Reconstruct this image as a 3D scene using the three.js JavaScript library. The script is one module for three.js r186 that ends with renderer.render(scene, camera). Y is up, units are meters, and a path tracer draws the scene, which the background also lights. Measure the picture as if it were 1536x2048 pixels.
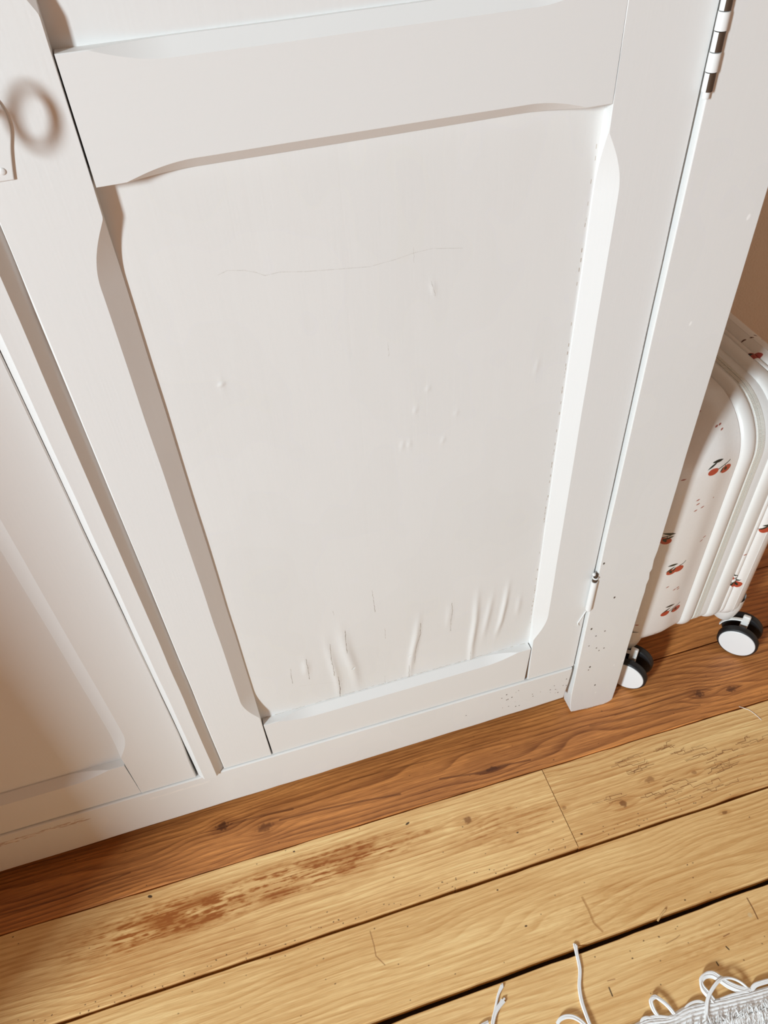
import * as THREE from 'three';
import { mergeGeometries, toCreasedNormals } from 'three/addons/utils/BufferGeometryUtils.js';
import { RectAreaLightUniformsLib } from 'three/addons/lights/RectAreaLightUniformsLib.js';
import { RoundedBoxGeometry } from 'three/addons/geometries/RoundedBoxGeometry.js';

// ---------------------------------------------------------------- camera, light, exposure
// Drawing units are millimetres on a drawing that is 5/6 of life size; FLOOR is the drawing's floor level.
const K = 0.001 * 5 / 6, FLOOR = -5;
const CAM = { x: [0.957026375, -0.236122905, 0.168364163], y: [-0.048656222, -0.703072498, -0.709451644], z: [0.285889996, 0.670771971, -0.684347772], c: [-460.0, 1220.8, 600.0], f: 1560 };
const scene = new THREE.Scene();
const camera = new THREE.PerspectiveCamera(2 * Math.atan(1024 / CAM.f) * 180 / Math.PI, 1536 / 2048, 0.02, 30);
{
  const right = new THREE.Vector3(CAM.x[0], CAM.y[0], CAM.z[0]), down = new THREE.Vector3(CAM.x[1], CAM.y[1], CAM.z[1]), fwd = new THREE.Vector3(CAM.x[2], CAM.y[2], CAM.z[2]);
  const m = new THREE.Matrix4().makeBasis(right.normalize(), down.normalize().negate(), fwd.normalize().negate());
  camera.quaternion.setFromRotationMatrix(m);
  camera.position.set(CAM.c[0] * K, (CAM.c[1] - FLOOR) * K, CAM.c[2] * K);
  camera.updateMatrixWorld(true);
}
scene.background = new THREE.Color(0.75, 0.85, 1.0);
RectAreaLightUniformsLib.init();
const ROOM = { left: -3900, right: 3600, back: -560, front: 4400, top: 3450 };
const WIN = { y0: 1800, y1: 2980, z0: 2440, z1: 3060 };
const windowLight = new THREE.RectAreaLight(new THREE.Color(0.825, 0.985, 1.07), 190, (WIN.z1 - WIN.z0 - 90) * K, (WIN.y1 - WIN.y0 - 90) * K);
windowLight.position.set((ROOM.left + 14) * K, ((WIN.y0 + WIN.y1) / 2 - FLOOR) * K, (WIN.z0 + WIN.z1) / 2 * K);
windowLight.rotation.y = -Math.PI / 2;               // shines into the room, towards +x
scene.add(windowLight);
const renderer = new THREE.WebGLRenderer();
renderer.toneMapping = THREE.LinearToneMapping;
renderer.toneMappingExposure = 1.0;
renderer.shadowMap.enabled = true;

// ---------------------------------------------------------------- helpers
function rng(seed) { let s = seed >>> 0; return () => { s = (s + 0x6D2B79F5) | 0; let t = Math.imul(s ^ (s >>> 15), 1 | s); t = (t + Math.imul(t ^ (t >>> 7), 61 | t)) ^ t; return ((t ^ (t >>> 14)) >>> 0) / 4294967296; }; }
function hash(x, y, s) { let h = Math.imul(x, 374761393) + Math.imul(y, 668265263) + Math.imul(s, 974634413); h = Math.imul(h ^ (h >>> 13), 1274126177); return ((h ^ (h >>> 16)) >>> 0) / 4294967296; }
function vnoise(x, y, s = 0) {
  const xi = Math.floor(x), yi = Math.floor(y), fx = x - xi, fy = y - yi, u = fx * fx * (3 - 2 * fx), v = fy * fy * (3 - 2 * fy);
  const a = hash(xi, yi, s), b = hash(xi + 1, yi, s), c = hash(xi, yi + 1, s), d = hash(xi + 1, yi + 1, s);
  return a + (b - a) * u + (c - a) * v + (a - b - c + d) * u * v;
}
function fbm(x, y, s = 0, o = 4) { let t = 0, a = 0.5, n = 0; for (let i = 0; i < o; i++) { t += a * vnoise(x, y, s + i * 17); n += a; a *= 0.5; x *= 2.03; y *= 2.03; } return t / n; }
const clamp = (v, a = 0, b = 1) => Math.min(b, Math.max(a, v)), lerp = (a, b, t) => a + (b - a) * t, smooth = (a, b, x) => { const t = clamp((x - a) / (b - a)); return t * t * (3 - 2 * t); };
function pixelRay(px, py) { const d = [px - 768, py - 1024, CAM.f], dot = (v) => v[0] * d[0] + v[1] * d[1] + v[2] * d[2]; return [dot(CAM.x), dot(CAM.y), dot(CAM.z)]; }
function onFront(px, py, z = 0) { const r = pixelRay(px, py), t = (z - CAM.c[2]) / r[2]; return [CAM.c[0] + t * r[0], CAM.c[1] + t * r[1], z]; }      // where a line of sight meets a plane parallel to the wardrobe front
function onLevel(px, py, y = FLOOR) { const r = pixelRay(px, py), t = (y - CAM.c[1]) / r[1]; return [CAM.c[0] + t * r[0], y, CAM.c[2] + t * r[2]]; }    // where it meets a level plane

const D = new THREE.Matrix4().makeScale(K, K, K).setPosition(0, -FLOOR * K, 0);
const bases = new Map(), taken = new Map();
function numbered(n) { const c = taken.get(n) || 0; taken.set(n, c + 1); return c ? n + '_' + String(c).padStart(3, '0') : n; }
function group(name, parent = scene, base = null) {            // base in drawing units
  const g = new THREE.Group(); g.name = parent === scene ? numbered(name) : name;
  const pb = parent === scene ? new THREE.Vector3() : bases.get(parent);
  const b = base ? new THREE.Vector3(...base).applyMatrix4(D) : pb.clone();
  g.position.copy(b).sub(pb); bases.set(g, b); parent.add(g); return g;
}
function put(name, geo, mat, parent = scene, rename = true) {  // geometry in drawing units -> named mesh
  geo = geo.clone().applyMatrix4(D);
  if (parent !== scene) { const b = bases.get(parent); geo.translate(-b.x, -b.y, -b.z); }
  const m = new THREE.Mesh(geo, mat); m.name = parent === scene ? numbered(name) : name;
  if (parent !== scene) bases.set(m, bases.get(parent));
  m.castShadow = m.receiveShadow = true; parent.add(m); return m;
}
function tag(o, label, category, extra = {}) { o.userData = { label, category, ...extra }; return o; }
function structure(o, label, category) { o.userData = { label, category, kind: 'structure' }; return o; }
function box(x0, x1, y0, y1, z0, z1) { const g = new THREE.BoxGeometry(x1 - x0, y1 - y0, z1 - z0); g.translate((x0 + x1) / 2, (y0 + y1) / 2, (z0 + z1) / 2); return uvMetric(g); }
function rbox(x0, x1, y0, y1, z0, z1, r = 3, seg = 3) { const g = new RoundedBoxGeometry(x1 - x0, y1 - y0, z1 - z0, seg, r); g.translate((x0 + x1) / 2, (y0 + y1) / 2, (z0 + z1) / 2); return uvMetric(g); }
function uvMetric(g) {                                         // box-projected uv, one unit = 1000 drawing units
  const p = g.attributes.position, n = g.attributes.normal, uv = new Float32Array(p.count * 2);
  for (let i = 0; i < p.count; i++) {
    const ax = Math.abs(n.getX(i)), ay = Math.abs(n.getY(i)), az = Math.abs(n.getZ(i));
    const [u, v] = az >= ax && az >= ay ? [p.getX(i), p.getY(i)] : ax >= ay ? [p.getZ(i), p.getY(i)] : [p.getX(i), p.getZ(i)];
    uv[2 * i] = u / 1000; uv[2 * i + 1] = v / 1000;
  }
  g.setAttribute('uv', new THREE.BufferAttribute(uv, 2)); return g;
}
function soup(tris, uvs, crease = 0.55) {
  const g = new THREE.BufferGeometry(); g.setAttribute('position', new THREE.BufferAttribute(new Float32Array(tris), 3));
  if (uvs) g.setAttribute('uv', new THREE.BufferAttribute(new Float32Array(uvs), 2));
  return toCreasedNormals(g, crease);
}
function canvas(w, h) { const c = document.createElement('canvas'); c.width = w; c.height = h; return c; }
function canvasTex(c, srgb = true) { const t = new THREE.CanvasTexture(c); if (srgb) t.colorSpace = THREE.SRGBColorSpace; t.magFilter = THREE.LinearFilter; t.anisotropy = 8; return t; }
function dataTex(w, h, fn, srgb) {
  const a = new Uint8Array(w * h * 4);
  for (let y = 0; y < h; y++) for (let x = 0; x < w; x++) { const c = fn(x, y), i = (y * w + x) * 4; a[i] = c[0]; a[i + 1] = c[1]; a[i + 2] = c[2]; a[i + 3] = 255; }
  const t = new THREE.DataTexture(a, w, h); t.magFilter = THREE.LinearFilter; t.minFilter = THREE.LinearMipmapLinearFilter; t.generateMipmaps = true; t.wrapS = t.wrapT = THREE.RepeatWrapping;
  if (srgb) t.colorSpace = THREE.SRGBColorSpace; t.needsUpdate = true; return t;
}

// ---------------------------------------------------------------- materials
function tileNoise(x, y, px, py, s) {   // periodic value noise
  const xi = Math.floor(x), yi = Math.floor(y), fx = x - xi, fy = y - yi, u = fx * fx * (3 - 2 * fx), v = fy * fy * (3 - 2 * fy), w = (a, b) => hash(((a % px) + px) % px, ((b % py) + py) % py, s);
  const a = w(xi, yi), b = w(xi + 1, yi), c = w(xi, yi + 1), d = w(xi + 1, yi + 1); return a + (b - a) * u + (c - a) * v + (a - b - c + d) * u * v;
}
// brushed paint: strokes along v (vertical) or u
function brushBump(vertical, seed) {
  return dataTex(512, 512, (x, y) => {
    const a = vertical ? x : y, b = vertical ? y : x;
    let t = 0.42 * tileNoise(a / 3.2, b / 64, 160, 8, seed) + 0.28 * tileNoise(a / 8, b / 128, 64, 4, seed + 3) + 0.3 * tileNoise(x / 4, y / 4, 128, 128, seed + 5);
    t = clamp(t); return [t * 255, t * 255, t * 255];
  });
}
const bumpV = brushBump(true, 11), bumpH = brushBump(false, 23);
bumpV.repeat.set(4, 4); bumpH.repeat.set(4, 4);
const PAINT = new THREE.Color().setRGB(0.80, 0.785, 0.765);
const paintV = new THREE.MeshStandardMaterial({ color: PAINT, roughness: 0.5, bumpMap: bumpV, bumpScale: 0.00006 });
const paintH = new THREE.MeshStandardMaterial({ color: PAINT, roughness: 0.5, bumpMap: bumpH, bumpScale: 0.00006 });
const paintPlain = new THREE.MeshStandardMaterial({ color: PAINT, roughness: 0.45 });
const bareWood = new THREE.MeshStandardMaterial({ color: new THREE.Color().setRGB(0.16, 0.085, 0.04), roughness: 0.85 });
const wornMetal = new THREE.MeshStandardMaterial({ color: new THREE.Color().setRGB(0.09, 0.055, 0.035), roughness: 0.6, metalness: 0.4 });
const wallBump = dataTex(256, 256, (x, y) => { const t = 0.6 * tileNoise(x / 4, y / 4, 64, 64, 5) + 0.4 * tileNoise(x / 32, y / 32, 8, 8, 9); return [t * 255, t * 255, t * 255]; });
wallBump.repeat.set(6, 6);
const wallPaint = new THREE.MeshStandardMaterial({ color: new THREE.Color().setRGB(0.84, 0.72, 0.60), roughness: 0.9, bumpMap: wallBump, bumpScale: 0.0006 });
const farPaint = new THREE.MeshStandardMaterial({ color: new THREE.Color().setRGB(0.15, 0.062, 0.022), roughness: 0.9, bumpMap: wallBump, bumpScale: 0.0006 });
const ceilingPaint = new THREE.MeshStandardMaterial({ color: new THREE.Color().setRGB(0.21, 0.105, 0.045), roughness: 0.95 });

// painted part with its own specks: a colour map drawn over drawing rectangle [x0,x1]x[y0,y1]
function markedPaint(x0, x1, y0, y1, w, h, draw, bump, bumpRepeat = [4, 4]) {
  const c = canvas(w, h), g = c.getContext('2d');
  const img = g.createImageData(w, h), sx = (x1 - x0) / w, sy = (y1 - y0) / h;
  for (let j = 0; j < h; j++) for (let i = 0; i < w; i++) {
    const X = x0 + i * sx, Y = y1 - j * sy, n = (fbm(X / 90, Y / 130, 3, 3) - 0.5) * 5, k = (j * w + i) * 4;
    img.data[k] = 231 + n; img.data[k + 1] = 229 + n; img.data[k + 2] = 226 + n * 1.15; img.data[k + 3] = 255;
  }
  g.putImageData(img, 0, 0);
  const X = (x) => (x - x0) / (x1 - x0) * w, Y = (y) => (y1 - y) / (y1 - y0) * h, S = w / (x1 - x0);
  draw(g, X, Y, S);
  const m = new THREE.MeshStandardMaterial({ map: canvasTex(c), roughness: 0.5 });
  if (bump) { m.bumpMap = bump.clone(); m.bumpMap.repeat.set(bumpRepeat[0] * (x1 - x0) / 1000, bumpRepeat[1] * (y1 - y0) / 1000); m.bumpMap.needsUpdate = true; m.bumpScale = 0.00005; }
  return m;
}
function uvRect(g, x0, x1, y0, y1) { const p = g.attributes.position, uv = new Float32Array(p.count * 2); for (let i = 0; i < p.count; i++) { uv[2 * i] = clamp((p.getX(i) - x0) / (x1 - x0), 0.001, 0.999); uv[2 * i + 1] = clamp((p.getY(i) - y0) / (y1 - y0), 0.001, 0.999); } g.setAttribute('uv', new THREE.BufferAttribute(uv, 2)); return g; }
function crackLine(g, pts, X, Y, width, colour, seed) {      // irregular hairline through drawing points
  const r = rng(seed); g.strokeStyle = colour; g.lineCap = 'round';
  for (let i = 0; i + 1 < pts.length; i++) {
    const n = 7; let [ax, ay] = pts[i]; const [bx, by] = pts[i + 1];
    for (let q = 1; q <= n; q++) { const tx = lerp(pts[i][0], bx, q / n) + (r() - 0.5) * 0.9, ty = lerp(pts[i][1], by, q / n); g.lineWidth = width * 0.62 * (0.4 + r() * 0.9); g.beginPath(); g.moveTo(X(ax), Y(ay)); g.lineTo(X(tx), Y(ty)); g.stroke(); ax = tx; ay = ty; }
  }
}

// ---------------------------------------------------------------- room shell
const shell = [];
structure(put('wall_back', box(ROOM.left - 100, ROOM.right + 100, FLOOR - 40, ROOM.top + 60, ROOM.back - 100, ROOM.back), wallPaint), 'warm cream plastered wall behind wardrobe and suitcase', 'wall');
structure(put('wall_right', box(ROOM.right, ROOM.right + 100, FLOOR - 40, ROOM.top + 60, ROOM.back, ROOM.front), wallPaint), 'warm cream plastered wall to the right, across the room', 'wall');
structure(put('wall_front', box(ROOM.left - 100, ROOM.right + 100, FLOOR - 40, ROOM.top + 60, ROOM.front, ROOM.front + 100), farPaint), 'deep terracotta plastered wall facing the wardrobe', 'wall');
structure(put('wall_left', mergeGeometries([
  box(ROOM.left - 100, ROOM.left, FLOOR - 40, WIN.y0, ROOM.back, ROOM.front), box(ROOM.left - 100, ROOM.left, WIN.y1, ROOM.top + 60, ROOM.back, ROOM.front),
  box(ROOM.left - 100, ROOM.left, WIN.y0, WIN.y1, ROOM.back, WIN.z0), box(ROOM.left - 100, ROOM.left, WIN.y0, WIN.y1, WIN.z1, ROOM.front)]), farPaint), 'deep terracotta plastered wall with the window', 'wall');
structure(put('ceiling', box(ROOM.left - 100, ROOM.right + 100, ROOM.top, ROOM.top + 60, ROOM.back, ROOM.front), ceilingPaint), 'dark wooden ceiling', 'ceiling');
{
  const w = group('window_1', scene, [ROOM.left - 50, WIN.y0, (WIN.z0 + WIN.z1) / 2]); structure(w, 'white framed window in the left wall', 'window');
  const zc = (WIN.z0 + WIN.z1) / 2, L = ROOM.left;
  put('window_frame', mergeGeometries([box(L - 80, L - 20, WIN.y0, WIN.y0 + 45, WIN.z0, WIN.z1), box(L - 80, L - 20, WIN.y1 - 45, WIN.y1, WIN.z0, WIN.z1), box(L - 80, L - 20, WIN.y0 + 45, WIN.y1 - 45, WIN.z0, WIN.z0 + 45), box(L - 80, L - 20, WIN.y0 + 45, WIN.y1 - 45, WIN.z1 - 45, WIN.z1), box(L - 75, L - 25, WIN.y0 + 45, WIN.y1 - 45, zc - 14, zc + 14)]), paintPlain, w);
  const glass = new THREE.MeshPhysicalMaterial({ color: 0xffffff, transmission: 1, thickness: 0, roughness: 0.02, ior: 1.5 });
  put('pane', box(L - 52, L - 48, WIN.y0 + 45, WIN.y1 - 45, WIN.z0 + 45, zc - 14), glass, w);
  put('pane', box(L - 52, L - 48, WIN.y0 + 45, WIN.y1 - 45, zc + 14, WIN.z1 - 45), glass, w);
}

// ---------------------------------------------------------------- floor of boards
// colour of a wooden board over drawing rectangle; knots {x,z,r,k}, stains {x,z,rx,rz,a}
function boardMaterial(o) {
  const { x0, x1, z0, z1, w, h, seed, light, dark, freq = 0.11, contrast = 0.75, knots = [], stains = [], draw, rough = 0.5, drift = 26 } = o;
  const c = canvas(w, h), g = c.getContext('2d'), img = g.createImageData(w, h), bc = canvas(w, h), bg = bc.getContext('2d'), bimg = bg.createImageData(w, h), bumpA = bimg.data;
  for (let j = 0; j < h; j++) for (let i = 0; i < w; i++) {
    const X = x0 + (i + 0.5) * (x1 - x0) / w, Zc = z0 + (j + 0.5) * (z1 - z0) / h;
    let zz = Zc + (fbm(X / 380, Zc / 90, seed, 3) - 0.5) * drift * 2 + (vnoise(X / 240, Zc / 30, seed + 4) - 0.5) * 6 + (vnoise(X / 60, Zc / 14, seed + 5) - 0.5) * 1.3, kd = 0, ring = 0;
    for (const q of knots) {
      const dx = (X - q.x) / (q.s || 1.5), dz = Zc - q.z, d = Math.hypot(dx, dz);
      zz += Math.sign(dz || 1) * q.r * 1.1 * Math.exp(-Math.pow(d / (q.r * 2.2), 2)) * -1;
      const dk = Math.hypot((X - q.x) / (q.e || 1.3), dz) + (vnoise(X / 3, Zc / 3, seed + 40) - 0.5) * q.r * 0.5;
      kd = Math.max(kd, (q.k || 0.8) * smooth(q.r, q.r * 0.45, dk)); ring = Math.max(ring, (q.k || 0.8) * 0.6 * smooth(q.r * 2.6, q.r * 0.8, d));
    }
    const p = zz * freq + fbm(X / 900, Zc / 60, seed + 9, 2) * 2.2; const fr = p - Math.floor(p);
    let late = Math.pow(fr, 2.2) * smooth(1.0, 0.9, fr); late *= 0.45 + 0.9 * fbm(X / 300, Zc / 14, seed + 13, 2);
    const fibre = vnoise(X / 70, Zc / 1.0, seed + 21) - 0.5, fine = vnoise(X / 11, Zc / 0.75, seed + 25) - 0.5, blotch = 0.6 * (fbm(X / 260, Zc / 40, seed + 31, 4) - 0.5) + 0.4 * (fbm(X / 60, Zc / 5, seed + 35, 3) - 0.5);
    let t = late * contrast * 0.75 + ring * 0.55 + fibre * 0.38 + fine * 0.24 + blotch * 1.0;
    for (const s of stains) { const d = Math.pow((X - s.x) / s.rx, 2) + Math.pow((Zc - s.z - (s.tilt || 0) * (X - s.x)) / s.rz, 2); if (d < 1.6) t += s.a * smooth(1.5, 0.0, d) * (0.32 * smooth(0.3, 0.75, fbm(X / 60, Zc / 14, seed + 57, 3)) + 0.68 * smooth(0.44, 0.8, 0.6 * fbm(X / 34, Zc / 2.0, seed + 51, 4) + 0.4 * fbm(X / 9, Zc / 3, seed + 54, 3))); }
    t = clamp(t, -0.35, 1.35);
    const k = (j * w + i) * 4, kc = [dark[0] * 0.62, dark[1] * 0.56, dark[2] * 0.52];
    for (let q = 0; q < 3; q++) { let v = lerp(light[q], dark[q], t); v = lerp(v, kc[q], kd * 0.75); img.data[k + q] = clamp(v, 0, 255); }
    img.data[k + 3] = 255;
    const b = clamp(0.62 - late * 0.32 + fibre * 0.25 + fine * 0.3 - kd * 0.2) * 255, kb = k; bumpA[kb] = bumpA[kb + 1] = bumpA[kb + 2] = b; bumpA[kb + 3] = 255;
  }
  g.putImageData(img, 0, 0); bg.putImageData(bimg, 0, 0);
  if (draw) draw(g, (x) => (x - x0) / (x1 - x0) * w, (z) => (z - z0) / (z1 - z0) * h, w / (x1 - x0), bg);
  const bt = canvasTex(bc, false);
  const t = canvasTex(c); t.wrapS = bt.wrapS = THREE.MirroredRepeatWrapping;
  return { m: new THREE.MeshStandardMaterial({ map: t, bumpMap: bt, bumpScale: 0.0004, roughness: rough }), x0, x1, z0, z1 };
}
// a board with a worn, slightly wavy long edge; front/back edge z given at x = -1000 and x = 600
function boardGeometry(xa, xb, za, zb, mat, seed, wear = 0.8, yTop = FLOOR) {
  const T = [], UV = [], n = Math.max(2, Math.round((xb - xa) / 26)), rows = [];
  const at = (z, x) => Array.isArray(z) ? lerp(z[0], z[1], (x + 1000) / 1600) : z;
  for (let i = 0; i <= n; i++) {
    const x = lerp(xa, xb, i / n), e = (s) => (vnoise(x / 34, s, seed) - 0.5) * wear * 2 + (vnoise(x / 260, s, seed + 2) - 0.5) * wear * 2;
    const a = at(za, x) + e(1), b = at(zb, x) + e(7);
    rows.push([[x, yTop - 22, a], [x, yTop - 1.2, a], [x, yTop, a + 1.1], [x, yTop, b - 1.1], [x, yTop - 1.2, b], [x, yTop - 22, b]]);
  }
  const uvOf = (p) => [(p[0] - mat.x0) / (mat.x1 - mat.x0), 1 - (p[2] - mat.z0) / (mat.z1 - mat.z0)];
  const tri = (...ps) => ps.forEach((p) => { T.push(...p); UV.push(...uvOf(p)); });
  for (let i = 0; i < n; i++) for (let j = 0; j < 5; j++) { const A = rows[i][j], B = rows[i][j + 1], Cc = rows[i + 1][j + 1], E = rows[i + 1][j]; tri(A, B, Cc); tri(A, Cc, E); }
  for (const [r, flip] of [[rows[0], 1], [rows[n], 0]]) for (let j = 1; j < 5; j++) flip ? tri(r[0], r[j + 1], r[j]) : tri(r[0], r[j], r[j + 1]);
  return soup(T, UV, 0.4);
}
const specks = (g, X, Z, S, list, colour) => { g.fillStyle = colour; for (const [x, z, a, b, rot] of list) { g.save(); g.translate(X(x), Z(z)); g.rotate(rot || 0); g.beginPath(); g.ellipse(0, 0, a * S, b * S, 0, 0, 7); g.fill(); g.restore(); } };
const pxSpeck = (list) => list.map(([px, py, a, b, r]) => { const p = onLevel(px, py); return [p[0], p[2], a, b, r]; });
const pxLine = (list) => list.map(([px, py]) => { const p = onLevel(px, py); return [p[0], p[2]]; });
function wiggle(g, X, Z, pts, width, colour) { g.strokeStyle = colour; g.lineWidth = width; g.lineJoin = 'round'; g.lineCap = 'round'; g.beginPath(); pts.forEach(([x, z], i) => (i ? g.lineTo(X(x), Z(z)) : g.moveTo(X(x), Z(z)))); g.stroke(); }
function randomSpecks(seed, n, x0, x1, z0, z1, max) { const r = rng(seed), o = []; for (let i = 0; i < n; i++) o.push([lerp(x0, x1, r()), lerp(z0, z1, r()), 0.5 + r() * max, 0.4 + r() * max * 0.4, (r() - 0.5) * 1.2]); return o; }
function wormHoles(g, X, Z, S, seed, n, x0, x1, z0, z1) { specks(g, X, Z, S, randomSpecks(seed, n, x0, x1, z0, z1, 0.8), 'rgba(48,26,14,0.85)'); }

const kp = (px, py, r, e = 1.3, k = 0.8, s = 1.6) => { const p = onLevel(px, py); return { x: p[0], z: p[2], r, e, k, s }; };
const EDGE = { e0: [-54, -53], e1: [70, 82], e2: [212, 216], e3: [344, 337] };      // joints between the boards, read off the floor
const GOLD = [240, 195, 132], GOLDD = [182, 118, 60];
const woodRear = boardMaterial({ x0: -1100, x1: 700, z0: -185, z1: -50, w: 1024, h: 96, seed: 77, light: [208, 136, 74], dark: [112, 60, 27], freq: 0.10 });
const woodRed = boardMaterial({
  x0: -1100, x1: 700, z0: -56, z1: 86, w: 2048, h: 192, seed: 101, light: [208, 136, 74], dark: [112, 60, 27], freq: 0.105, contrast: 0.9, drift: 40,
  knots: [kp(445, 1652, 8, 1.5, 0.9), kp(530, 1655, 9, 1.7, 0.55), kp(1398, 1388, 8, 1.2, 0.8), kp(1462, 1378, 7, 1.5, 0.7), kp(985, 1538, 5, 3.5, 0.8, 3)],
  draw(g, X, Z, S) { wormHoles(g, X, Z, S, 3, 24, -1000, 500, -40, 70); for (const [l, w, a] of [[[[462, 1648], [520, 1632], [585, 1618]], 5, 0.32], [[[560, 1640], [640, 1620], [720, 1603], [800, 1588]], 4, 0.4], [[[880, 1558], [960, 1545], [1010, 1530], [1060, 1520]], 4, 0.4], [[[1180, 1452], [1290, 1430], [1400, 1410]], 3.4, 0.3], [[[1230, 1430], [1330, 1400], [1440, 1370]], 3, 0.28], [[[0, 1830], [130, 1795], [260, 1745]], 3.4, 0.35], [[[700, 1560], [860, 1520], [1000, 1480]], 3, 0.25]]) wiggle(g, X, Z, pxLine(l), w, `rgba(62,28,12,${a})`); for (const l of [[[1220, 1300], [1320, 1285]]]) wiggle(g, X, Z, pxLine(l), 1.5, 'rgba(205,150,100,0.5)'); },
});
const woodGoldA = boardMaterial({
  x0: -1100, x1: -80, z0: 66, z1: 222, w: 1536, h: 236, seed: 207, light: GOLD, dark: GOLDD, freq: 0.12, contrast: 0.7,
  knots: [kp(935, 1640, 8, 1.0, 0.75)],
  stains: [(() => { const p = onLevel(560, 1765); return { x: p[0], z: p[2], rx: 260, rz: 27, a: 2.3, tilt: -0.02 }; })(), (() => { const p = onLevel(300, 1850); return { x: p[0], z: p[2], rx: 150, rz: 34, a: 1.1, tilt: 0 }; })(), (() => { const p = onLevel(1010, 1650); return { x: p[0], z: p[2], rx: 90, rz: 34, a: 0.8, tilt: 0 }; })()],
  draw(g, X, Z, S) {
    wormHoles(g, X, Z, S, 5, 70, -1000, -100, 196, 211); wormHoles(g, X, Z, S, 6, 22, -1000, -100, 78, 200);
    specks(g, X, Z, S, pxSpeck([[300, 1793, 3.5, 2, 0.4], [815, 1647, 3.5, 1.4, -0.3], [588, 1703, 1.8, 1.2, 0], [1035, 1665, 1.8, 1, 0]]), 'rgba(60,42,28,0.9)');
  },
});
const woodGoldB = boardMaterial({
  x0: -100, x1: 700, z0: 66, z1: 222, w: 1400, h: 272, seed: 311, light: [240, 196, 133], dark: GOLDD, freq: 0.11, contrast: 0.75,
  knots: [kp(1247, 1607, 7, 1.0, 0.85), kp(1298, 1560, 6, 1.8, 0.5), kp(1388, 1545, 4, 1.2, 0.5), kp(1128, 1615, 4, 1.3, 0.4)],
  draw(g, X, Z, S, relief) {                                    // crazed lacquer: stepped hairlines whose lips stand up in the relief
    const r = rng(91);
    const spots = [[1230, 1530, 20, 9], [1260, 1545, 16, 8], [1320, 1500, 42, 12], [1390, 1515, 60, 12], [1440, 1540, 50, 12], [1350, 1570, 46, 8], [1300, 1600, 50, 8], [1200, 1605, 26, 5], [1420, 1580, 40, 5], [1480, 1490, 26, 6]];
    for (const [px, py, spread, n] of spots) for (let q = 0; q < n * 0.7; q++) {
      const p = onLevel(px + (r() - 0.5) * spread * 1.6, py + (r() - 0.5) * spread * 0.45); let [x, , z] = p; const pts = [[x, z]];
      const m = 2 + Math.floor(r() * 5); for (let i = 0; i < m; i++) { if (i % 2 === 0) { x += 5 + r() * 17; z += (r() - 0.5) * 2.4; } else { z += (r() - 0.5) * 11; x += (r() - 0.4) * 4; } z += (r() - 0.5) * 1.6; pts.push([x, z]); }
      const wd = 1.1 + r() * 1.1; wiggle(relief, X, Z, pts, wd * 3.2, 'rgb(255,255,255)'); wiggle(relief, X, Z, pts, wd, 'rgb(0,0,0)'); wiggle(g, X, Z, pts, wd * 0.8, 'rgba(128,82,44,0.6)');
    }
    wormHoles(g, X, Z, S, 8, 26, -90, 300, 190, 210); specks(g, X, Z, S, pxSpeck([[1163, 1668, 2, 1, 0.3]]), 'rgba(60,36,20,0.9)');
  },
});
const woodGoldC = boardMaterial({
  x0: -1000, x1: 700, z0: 206, z1: 350, w: 2048, h: 192, seed: 419, light: [242, 199, 136], dark: [196, 138, 76], freq: 0.095, contrast: 0.75, drift: 46,
  knots: [kp(1450, 1625, 3.5, 1.6, 0.9)],
  stains: [(() => { const p = onLevel(1180, 1820); return { x: p[0], z: p[2], rx: 120, rz: 40, a: 0.5, tilt: 0 }; })()],
  draw(g, X, Z, S, relief) {
    wormHoles(g, X, Z, S, 12, 46, -800, 500, 218, 342);
    wiggle(g, X, Z, pxLine([[1165, 1795], [1178, 1820], [1188, 1845], [1205, 1862]]), 4, 'rgba(170,118,66,0.5)'); wiggle(relief, X, Z, pxLine([[1165, 1795], [1178, 1820], [1188, 1845], [1205, 1862]]), 3, 'rgb(20,20,20)');
    wiggle(g, X, Z, pxLine([[740, 1862], [748, 1890], [752, 1912], [770, 1930]]), 1.1, 'rgba(120,70,36,0.7)');
    specks(g, X, Z, S, pxSpeck([[1052, 1852, 1.8, 1.2, 0], [1370, 1800, 1.2, 1, 0], [995, 1780, 1.3, 1, 0]]), 'rgba(52,30,16,0.9)');
  },
});
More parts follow.
